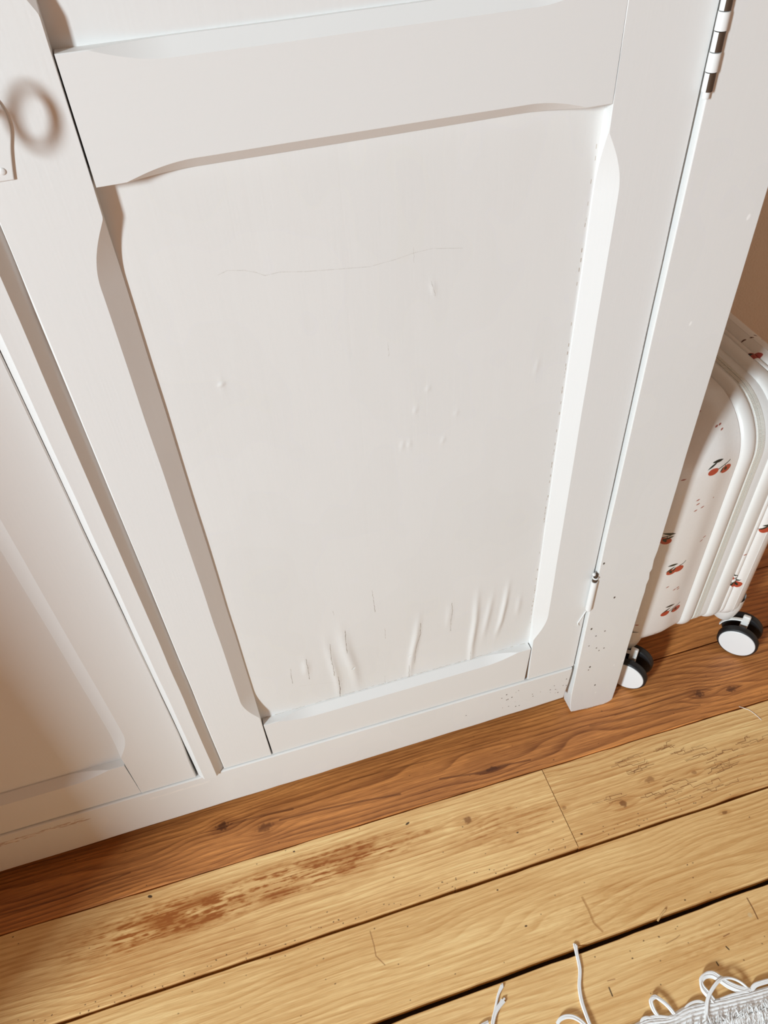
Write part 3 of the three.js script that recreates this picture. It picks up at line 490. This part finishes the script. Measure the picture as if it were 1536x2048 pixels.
// the print: sprays of two cherries with leaves, and loose petals, drawn at their places on the shell
const printCanvas = (() => {
  const W = 600, S = W / (CASE.x1 - CASE.x0), H = 2040, c = canvas(W, H), g = c.getContext('2d'), SY = H / SLEN;
  const img = g.createImageData(W, H); for (let j = 0; j < H; j++) for (let i = 0; i < W; i++) { const n = (vnoise(i / 3, j / 3, 3) - 0.5) * 3, k = (j * W + i) * 4; img.data[k] = 237 + n; img.data[k + 1] = 233 + n; img.data[k + 2] = 229 + n; img.data[k + 3] = 255; } g.putImageData(img, 0, 0);
  const X = (x) => (x - CASE.x0) * S, Y = (s) => H - s * SY;
  const RED = '#b4452f', DARK = '#18211c';
  const leaf = (x, s, L, w, a, col = DARK) => { g.save(); g.translate(X(x), Y(s)); g.scale(S, SY); g.rotate(-a); g.fillStyle = col; g.beginPath(); g.moveTo(-L / 2, 0); g.quadraticCurveTo(0, -w, L / 2, 0); g.quadraticCurveTo(0, w, -L / 2, 0); g.fill(); g.restore(); };
  const berry = (x, s, a, b, r) => { g.save(); g.translate(X(x), Y(s)); g.scale(S, SY); g.rotate(-r); g.fillStyle = RED; g.beginPath(); g.ellipse(0, 0, a, b, 0, 0, 7); g.fill(); g.restore(); };
  const stem = (pts, w = 1.1) => { g.strokeStyle = DARK; g.lineWidth = w * 0.75 * S; g.lineCap = 'round'; g.beginPath(); g.moveTo(X(pts[0][0]), Y(pts[0][1])); g.quadraticCurveTo(X(pts[1][0]), Y(pts[1][1]), X(pts[2][0]), Y(pts[2][1])); g.stroke(); };
  const at = (px, py) => { const p = onFront(px, py, CASE.zf - 1.5); return [p[0], sFront(p[1])]; };
  // spray given by pixel readings of: tip of stem, two berries
  const spray = (tip, b1, b2, l1, l2, cover) => {
    const t = at(...tip), a = at(...b1), b = at(...b2), m = [(t[0] + a[0] + b[0]) / 3 + 2, (t[1] + a[1] + b[1]) / 3 + 4];
    stem([t, [m[0] + 6, m[1] + 2], m]); stem([m, [m[0] - 6, m[1] - 3], a]); stem([m, [m[0] + 1, m[1] - 4], b]);
    berry(a[0], a[1], 8.2, 6.2, 0.1); berry(b[0], b[1], 8.8, 7.2, 0.1);
    const p1 = at(...l1), p2 = at(...l2); leaf(p1[0], p1[1], 18, 4.6, 0.05); leaf(p2[0], p2[1], 18, 3.2, 0.6);
    leaf((cover === 2 ? b : a)[0] - 1, (cover === 2 ? b : a)[1] + 1, 8.5, 5, 2.2); leaf(b[0] - 8, b[1] + 1, 10, 3, 1.2);
  };
  spray([1465, 922], [1426, 943], [1454, 939], [1438, 923], [1426, 932], 2); spray([1345, 1066], [1320, 1086], [1332, 1084], [1340, 1069], [1338, 1077], 2);
  spray([1371, 1120], [1341, 1143], [1356, 1136], [1345, 1129], [1340, 1138], 1); spray([1362, 1207], [1329, 1226], [1353, 1219], [1340, 1211], [1332, 1220], 2); spray([1476, 1154], [1463, 1164], [1475, 1171], [1468, 1157], [1474, 1166], 2); spray([1565, 1040], [1530, 1060], [1552, 1058], [1537, 1050], [1530, 1056], 2);
  const petal = (px, py, a = 3.2) => { const p = at(px, py); leaf(p[0], p[1], a * 2, 2.2, 0.45, '#9c4a3a'); };
  for (const q of [[1444, 842], [1458, 866], [1467, 862], [1466, 870], [1395, 999], [1395, 1007], [1404, 1013], [1390, 1020], [1412, 1077], [1405, 1084], [1334, 1173], [1348, 1178], [1355, 1174], [1356, 1177], [1369, 962, 3.6], [1494, 1113], [1437, 1212], [1276, 1254], [1310, 1267], [1312, 1270], [1428, 996, 1]]) petal(...q);
  const top = (px, py) => { const p = onLevel(px, py, CASE.y1 - 2); return [p[0], sTop(p[2])]; };
  for (const q of [[1488, 679], [1503, 677], [1511, 671], [1527, 676]]) { const p = top(...q); leaf(p[0], p[1], 7, 2.6, -0.3, '#4a2a22'); }
  { const p = top(1507, 707), a = top(1480, 705), m = top(1496, 704); g.save(); g.translate(X(p[0]), Y(p[1])); g.scale(S, SY); g.rotate(0.5); g.fillStyle = '#a8423a'; g.beginPath(); g.ellipse(0, 0, 13, 6.5, 0, 0, 7); g.fill(); g.restore(); stem([a, [(a[0] + m[0]) / 2, (a[1] + m[1]) / 2 + 2], m], 2.2); leaf(m[0], m[1], 18, 5, -0.4); }
  { const p = top(1515, 744), q = top(1516, 756), o = top(1538, 750), m = top(1526, 750); leaf(p[0], p[1], 16, 5, -0.5); leaf(q[0], q[1], 15, 8, 0.2); leaf(o[0], o[1], 18, 6, 0.4); stem([top(1506, 748), m, o]); }
  return c;
})();
const shellMat = new THREE.MeshPhysicalMaterial({ map: canvasTex(printCanvas), roughness: 0.32, clearcoat: 0.25, clearcoatRoughness: 0.22 });
const creamPlastic = new THREE.MeshPhysicalMaterial({ color: new THREE.Color().setRGB(0.82, 0.80, 0.77), roughness: 0.35, clearcoat: 0.2, clearcoatRoughness: 0.25 });
const blackRubber = new THREE.MeshStandardMaterial({ color: new THREE.Color().setRGB(0.012, 0.012, 0.013), roughness: 0.5 });
const zipTape = new THREE.MeshStandardMaterial({ color: new THREE.Color().setRGB(0.84, 0.83, 0.81), roughness: 0.8 });
const zipTeeth = new THREE.MeshStandardMaterial({ color: new THREE.Color().setRGB(0.80, 0.77, 0.70), roughness: 0.3 });
const rimMat = creamPlastic;
{
  const lowP = []; const r0 = 36; for (let i = 0; i <= 9; i++) { const a = i / 9 * Math.PI / 2; lowP.push([CASE.x0 + r0 * (1 - Math.sin(a)) * 1.0 + 0, 0]); }
  const left = []; for (let i = 0; i <= 9; i++) { const a = i / 9 * Math.PI / 2; left.push([CASE.x0 + r0 * (1 - Math.cos(a)), r0 * (1 - Math.sin(a))]); }
  left.push([158, 0], [168, 0.25], [176, 1.0], [184, 2.6], [192, 4.6], [200, 6.4], [207, 7.4], [209.6, 7.8], [210.6, 9.2], [211.6, 7.6]);
  put('shell', sweepShell(left, true, false), shellMat, suitcase);
  put('rim', sweepShell([[211.4, 8.4], [213, 6.4], [216, 4.6], [220, 3.6], [224, 3.5], [228, 4.2], [231, 5.6], [233, 7.6], [233.6, 10.5]], false, false), rimMat, suitcase);
  put('zip_tape', sweepShell([[233, 8.2], [238, 8.8], [244, 8.6], [251, 8.0], [258, 8.0], [263, 8.6]], false, false), zipTape, suitcase);
  put('rim', sweepShell([[262.6, 10.5], [263.2, 7.6], [265, 5.6], [268, 4.2], [272, 3.5], [277, 3.4], [282, 4.2], [286, 5.6], [288, 7.0], [288.8, 8.8]], false, false), rimMat, suitcase);
  const right = [[288.2, 8.8], [289, 6.6], [290.5, 5.6], [293, 5.2], [295, 5.6], [296.3, 7.2], [297.6, 5.2], [299.5, 3.2], [304, 1.5], [310, 0.4]]; for (let i = 9; i >= 0; i--) { const a = i / 9 * Math.PI / 2, r1 = 32; right.push([CASE.x1 - r1 * (1 - Math.cos(a)), r1 * (1 - Math.sin(a))]); }
  put('shell', sweepShell(right, false, true), shellMat, suitcase);
  // zip teeth along the ring, only where the tape can be seen (front and top)
  const ring = ringPoints(8.6), S0 = 40, S1 = sTop(CASE.zb + RT), tooth = new THREE.BoxGeometry(5, 1.45, 1.5), mats = []; let j = 0;
  for (let s = S0; s < S1; s += 2.1) {
    while (j + 2 < ring.length && ring[j + 1][2] < s) j++;
    const a = ring[j], b = ring[j + 1], t = (s - a[2]) / (b[2] - a[2]), ty = b[0] - a[0], tz = b[1] - a[1], L = Math.hypot(ty, tz), y = lerp(a[0], b[0], t), z = lerp(a[1], b[1], t);
    const g = tooth.clone(); const ang = Math.atan2(tz, ty); g.rotateX(ang); for (const zx of [239.6, 245.6]) { const q = g.clone(); q.translate(zx, y - tz / L * 0.6, z + ty / L * 0.6); mats.push(q); }
  }
  const teeth = put('zip_teeth', mergeGeometries(mats), zipTeeth, suitcase); teeth.userData.kind = 'stuff';
}
function caster(x, z, ang, parent) {     // twin-wheel spinner; x,z: middle of the outer wheel face's hub, n: direction that face looks
  const c = group('caster', parent), n = [Math.sin(ang), Math.cos(ang)], R = 35, yc = FLOOR + R, W = 15, gap = 20;
  const wheel = (off, nm) => {
    const w = group(nm, c), cx = x - n[0] * off, cz = z - n[1] * off;                     // off = distance behind the outer face
    const prof = [[0, -W / 2], [26, -W / 2], [30, -W / 2 + 0.6], [R - 1.6, -W / 2 + 1.4], [R, -W / 2 + 4], [R, W / 2 - 4], [R - 1.6, W / 2 - 1.4], [31.6, W / 2 - 0.4], [31, W / 2 - 1.2], [0, W / 2 - 1.2]].map(([a, b]) => new THREE.Vector2(a, b));
    const place = (g) => g.rotateX(Math.PI / 2).rotateY(ang).translate(cx, yc, cz);
    put('tyre', place(new THREE.LatheGeometry(prof, 44)), blackRubber, c);
    if (off < 10) put('hub_cap', place(new THREE.LatheGeometry([[0, W / 2 + 0.6], [27.6, W / 2 + 0.6], [28.6, W / 2 + 0.2], [29.2, W / 2 + 0.7], [30.4, W / 2 + 0.4], [30.9, W / 2 - 0.6], [30.9, W / 2 - 2]].reverse().map(([a, b]) => new THREE.Vector2(a, b)), 44)), hubWhite, c);
    else put('hub_cap', place(new THREE.LatheGeometry([[0, -W / 2 - 0.6], [27.6, -W / 2 - 0.6], [30.9, -W / 2 + 1]].map(([a, b]) => new THREE.Vector2(a, b)), 36)), hubWhite, c);
    c.remove(w);
  };
  wheel(W / 2, 'wheel'); wheel(W / 2 + W + gap, 'wheel');
  const mx = x - n[0] * (W + gap / 2), mz = z - n[1] * (W + gap / 2);
  put('fork', mergeGeometries([new THREE.CylinderGeometry(4, 4, 34, 16).rotateX(Math.PI / 2).rotateY(ang).translate(mx, yc, mz).toNonIndexed(), new RoundedBoxGeometry(13, 52, 8, 3, 3).rotateY(ang).translate(mx, yc + 26, mz)]), creamPlastic, c);
  put('mudguard', new THREE.TorusGeometry(R + 3.2, 1.6, 8, 24, 1.5).rotateZ(Math.PI * 0.45).scale(1, 1, 2.6).rotateY(ang).translate(mx, yc, mz), creamPlastic, c);
  return [mx, mz];
}
const hubWhite = new THREE.MeshStandardMaterial({ color: new THREE.Color().setRGB(0.84, 0.83, 0.82), roughness: 0.35 });
{
  const A = -0.82;
  for (const [px, pz, sx] of [[326, -19, 322], [106, -20, 128]]) {
    caster(px, pz, A, suitcase);
    // moulded foot that carries the caster
    const g = new THREE.LatheGeometry([[0, 58], [15, 58], [18, 62], [22, 78], [25, 96], [25, 120]].map(([a, b]) => new THREE.Vector2(a, b)), 28); g.scale(1, 1, 1.15).translate(sx, 0, -72); put('wheel_mount', g, creamPlastic, suitcase);
  }
  for (const px of [326, 106]) caster(px, -318, A, suitcase);
}

// ---------------------------------------------------------------- rug with fringe
const white = new THREE.MeshStandardMaterial({ color: new THREE.Color().setRGB(0.92, 0.91, 0.90), roughness: 0.95 });
const yarn = new THREE.MeshStandardMaterial({ color: new THREE.Color().setRGB(0.92, 0.91, 0.90), roughness: 0.9 });
const RUGA = onLevel(1290, 2041), RUGB = onLevel(1536, 1968), rugAng = Math.atan2(-(RUGB[2] - RUGA[2]), RUGB[0] - RUGA[0]);
const rug = group('rug', scene, [200, FLOOR, 800]); tag(rug, 'white woven rug with looped cotton fringe lying on the floorboards', 'rug');
const rugPoint = (a, b, y) => { const c = Math.cos(rugAng), s = Math.sin(rugAng); return [RUGA[0] + a * c + b * s, FLOOR + y, RUGA[2] - a * s + b * c]; };   // a along the edge, b away from the wardrobe
{
  const rows = [], P = [], U = [], A0 = -520, A1 = 900, bs = [[0, 0.2], [0.6, 3.2], [2, 4.6]];
  for (let b = 3; b < 26; b += 0.75) bs.push([b, 5 + Math.abs(Math.sin(b * Math.PI / 4.2)) * 1.9]);
  for (let b = 27; b < 150; b += 2.2) bs.push([b, 8.5]); bs.push([400, 8.5], [800, 8.5], [802, 0.2]);
  const as = []; for (let a = A0; a <= A1; a += (a > -60 && a < 270 ? 2.2 : 20)) as.push(a);
  for (const a of as) rows.push(bs.map(([b, y]) => { const wob = (vnoise(a / 30, 1, 7) - 0.5) * 5 * smooth(30, 0, b); const yy = y + (b < 26 && b > 2.5 ? (vnoise(a / 2.1, b / 2.1, 9) - 0.5) * 0.7 : b >= 26 && b < 400 ? (vnoise(a / 5, b / 5, 12) - 0.5) * 1.6 : 0); return rugPoint(a, b + wob, yy); }));
  const idx = [], n = bs.length; for (const r of rows) for (const p of r) { P.push(...p); U.push(p[0] / 1000, p[2] / 1000); }
  for (let i = 0; i + 1 < rows.length; i++) for (let j = 0; j + 1 < n; j++) { const a = i * n + j, b = a + 1, c = a + n, d = c + 1; idx.push(a, b, d, a, d, c); }
  const g = new THREE.BufferGeometry(); g.setAttribute('position', new THREE.Float32BufferAttribute(P, 3)); g.setAttribute('uv', new THREE.Float32BufferAttribute(U, 2)); g.setIndex(idx); g.computeVertexNormals();
  put('rug_body', g, white, rug);
  // pile
  const r = rng(303), parts = [], up = new THREE.Vector3(0, 1, 0);
  for (let i = 0; i < 2600; i++) {
    const a = lerp(-40, 260, r()), b = 23 + Math.pow(r(), 1.1) * 90, L = 6 + r() * 8, th = (r() - 0.5) * 1.6 + 0.5, c0 = rugPoint(a, b, 7.6), dir = new THREE.Vector3(Math.sin(th) * 0.9, 0.22 + r() * 0.2, -Math.cos(th) * 0.7 ).normalize();
    const g = new THREE.ConeGeometry(0.9 + r() * 0.5, L, 5, 1, true); g.translate(0, L / 2, 0); g.applyQuaternion(new THREE.Quaternion().setFromUnitVectors(up, dir)); g.translate(...c0); parts.push(g);
  }
  const pile = put('pile', mergeGeometries(parts), yarn, rug); pile.userData.kind = 'stuff';
}
// a strand of several soft yarns through pixel readings [px, py, height above the floor]
function tassel(points, { n = 4, spread = 1.5, r = 1.5, seed = 1, fray = 0 }) {
  const R = rng(seed), parts = []; spread *= 1.15; points = points.map(([a, b, h]) => [a, b, 1.5 + (h - 1.5) * 0.5]);
  for (let k = 0; k < n; k++) {
    const ox = (R() - 0.5) * spread * 2, oz = (R() - 0.5) * spread * 2, oy = R() * spread * 0.7;
    const pts = points.map(([px, py, h], i) => { const p = onLevel(px, py, FLOOR + h), e = i === 0 && fray ? fray : 1; return new THREE.Vector3(p[0] + ox * e + (R() - 0.5) * 0.5, FLOOR + Math.max(r, h + oy), p[2] + oz + (i === 0 ? (R() - 0.3) * fray * 2 : 0)); });
    parts.push(new THREE.TubeGeometry(new THREE.CatmullRomCurve3(pts), points.length * 9, r * (0.8 + R() * 0.4), 6));
  }
  return put('fringe_tassel', mergeGeometries(parts), yarn, rug);
}
tassel([[1150, 1890, 2], [1153, 1905, 2], [1160, 1940, 1.5], [1159, 1975, 1.5], [1164, 2005, 3], [1172, 2030, 5], [1182, 2056, 7], [1190, 2085, 8]], { n: 6, spread: 2.1, seed: 1, fray: 1.5 });
tassel([[1004, 1972, 1.5], [997, 1990, 1.5], [991, 2015, 2], [986, 2040, 3], [984, 2062, 4]], { n: 4, spread: 1.5, seed: 2, fray: 1.4 });
tassel([[1007, 1997, 1.5], [1001, 2010, 2], [992, 2024, 2.5], [987, 2042, 3], [985, 2062, 4]], { n: 3, spread: 1.6, seed: 3, fray: 2.2 });
tassel([[975, 2044, 4], [960, 2052, 6], [950, 2064, 5], [960, 2084, 4]], { n: 3, spread: 1.3, seed: 4 });
tassel([[1112, 2050, 3], [1118, 2040, 6], [1130, 2034, 8], [1145, 2035, 8], [1160, 2044, 6], [1172, 2056, 5]], { n: 5, spread: 2.2, seed: 5 });
tassel([[1350, 2030, 4], [1338, 2014, 7], [1322, 2000, 10], [1310, 1994, 11], [1302, 2000, 11], [1306, 2016, 9], [1316, 2032, 6], [1336, 2052, 4]], { n: 4, spread: 1.5, seed: 6 });
tassel([[1292, 2046, 4], [1300, 2038, 5], [1318, 2034, 6], [1345, 2036, 6], [1370, 2032, 6], [1386, 2022, 5]], { n: 4, spread: 1.7, seed: 7 });
tassel([[1367, 2028, 4], [1372, 2015, 7], [1384, 2006, 8], [1400, 2003, 8], [1412, 2008, 6]], { n: 2, spread: 0.9, seed: 8 });
tassel([[1498, 1984, 5], [1478, 1980, 7], [1455, 1970, 9], [1440, 1960, 12], [1425, 1951, 14], [1412, 1952, 14], [1402, 1962, 13], [1404, 1976, 11], [1415, 1990, 8], [1428, 2006, 5]], { n: 6, spread: 2.6, seed: 9 });
tassel([[1412, 2060, 8], [1413, 2030, 12], [1416, 1996, 16], [1428, 1972, 20], [1442, 1957, 22], [1458, 1954, 20], [1476, 1960, 15], [1490, 1970, 9], [1500, 1982, 5]], { n: 3, spread: 1.5, seed: 10 });
tassel([[1502, 1984, 5], [1510, 1972, 8], [1524, 1966, 9], [1545, 1962, 8], [1560, 1968, 5]], { n: 4, spread: 1.8, seed: 11 });
tassel([[1440, 2004, 4], [1462, 1996, 6], [1484, 1990, 6], [1500, 1984, 5]], { n: 5, spread: 2.4, seed: 12 });
tassel([[1280, 2060, 4], [1284, 2040, 7], [1292, 2035, 8], [1304, 2038, 7], [1312, 2052, 5]], { n: 3, spread: 1.3, seed: 13 });
// loose lint thread on the boards
{
  const c = new THREE.CatmullRomCurve3([[1478, 1413], [1498, 1420], [1512, 1430], [1523, 1440]].map(([px, py]) => new THREE.Vector3(...onLevel(px, py, FLOOR + 0.7))));
  tag(put('lint_thread', new THREE.TubeGeometry(c, 20, 0.45, 5), yarn), 'thin pale lint thread lying on the floorboard near suitcase', 'thread');
}

// ---------------------------------------------------------------- tall cupboard between window and wardrobe, out of the picture: it shades the wardrobe's left door
{
  const x0 = -2320, x1 = -1510, z0 = 400, z1 = 700, top = 2250;
  const c = group('cupboard', scene, [(x0 + x1) / 2, FLOOR, (z0 + z1) / 2]); tag(c, 'tall plain wooden cupboard with two doors standing between window and wardrobe', 'cupboard');
  const wood = new THREE.MeshStandardMaterial({ color: new THREE.Color().setRGB(0.34, 0.19, 0.085), roughness: 0.6 });
  put('carcass', rbox(x0, x1, FLOOR + 40, top - 22, z0, z1 - 18, 4), wood, c); put('cornice', rbox(x0 - 10, x1 + 6, top - 22, top, z0 - 8, z1 + 4, 5), wood, c);
  const xm = (x0 + x1) / 2;
  for (const [a, b, k] of [[x0 + 4, xm - 1.5, -1], [xm + 1.5, x1 - 4, 1]]) { const d = group('door', c); put('panel', rbox(a, b, 60, top - 40, z1 - 17.8, z1, 4), wood, d); put('knob', new THREE.SphereGeometry(14, 14, 10).translate(xm + k * 40, 1000, z1 + 13), wood, d); }
  for (const [x, z] of [[x0 + 40, z0 + 40], [x1 - 40, z0 + 40], [x0 + 40, z1 - 60], [x1 - 40, z1 - 60]]) put('leg', new THREE.CylinderGeometry(24, 17, 46, 16).translate(x, FLOOR + 23, z), wood, c);
}

scene.traverse((o) => { if (o.isMesh) { o.castShadow = true; o.receiveShadow = true; } });
renderer.render(scene, camera);
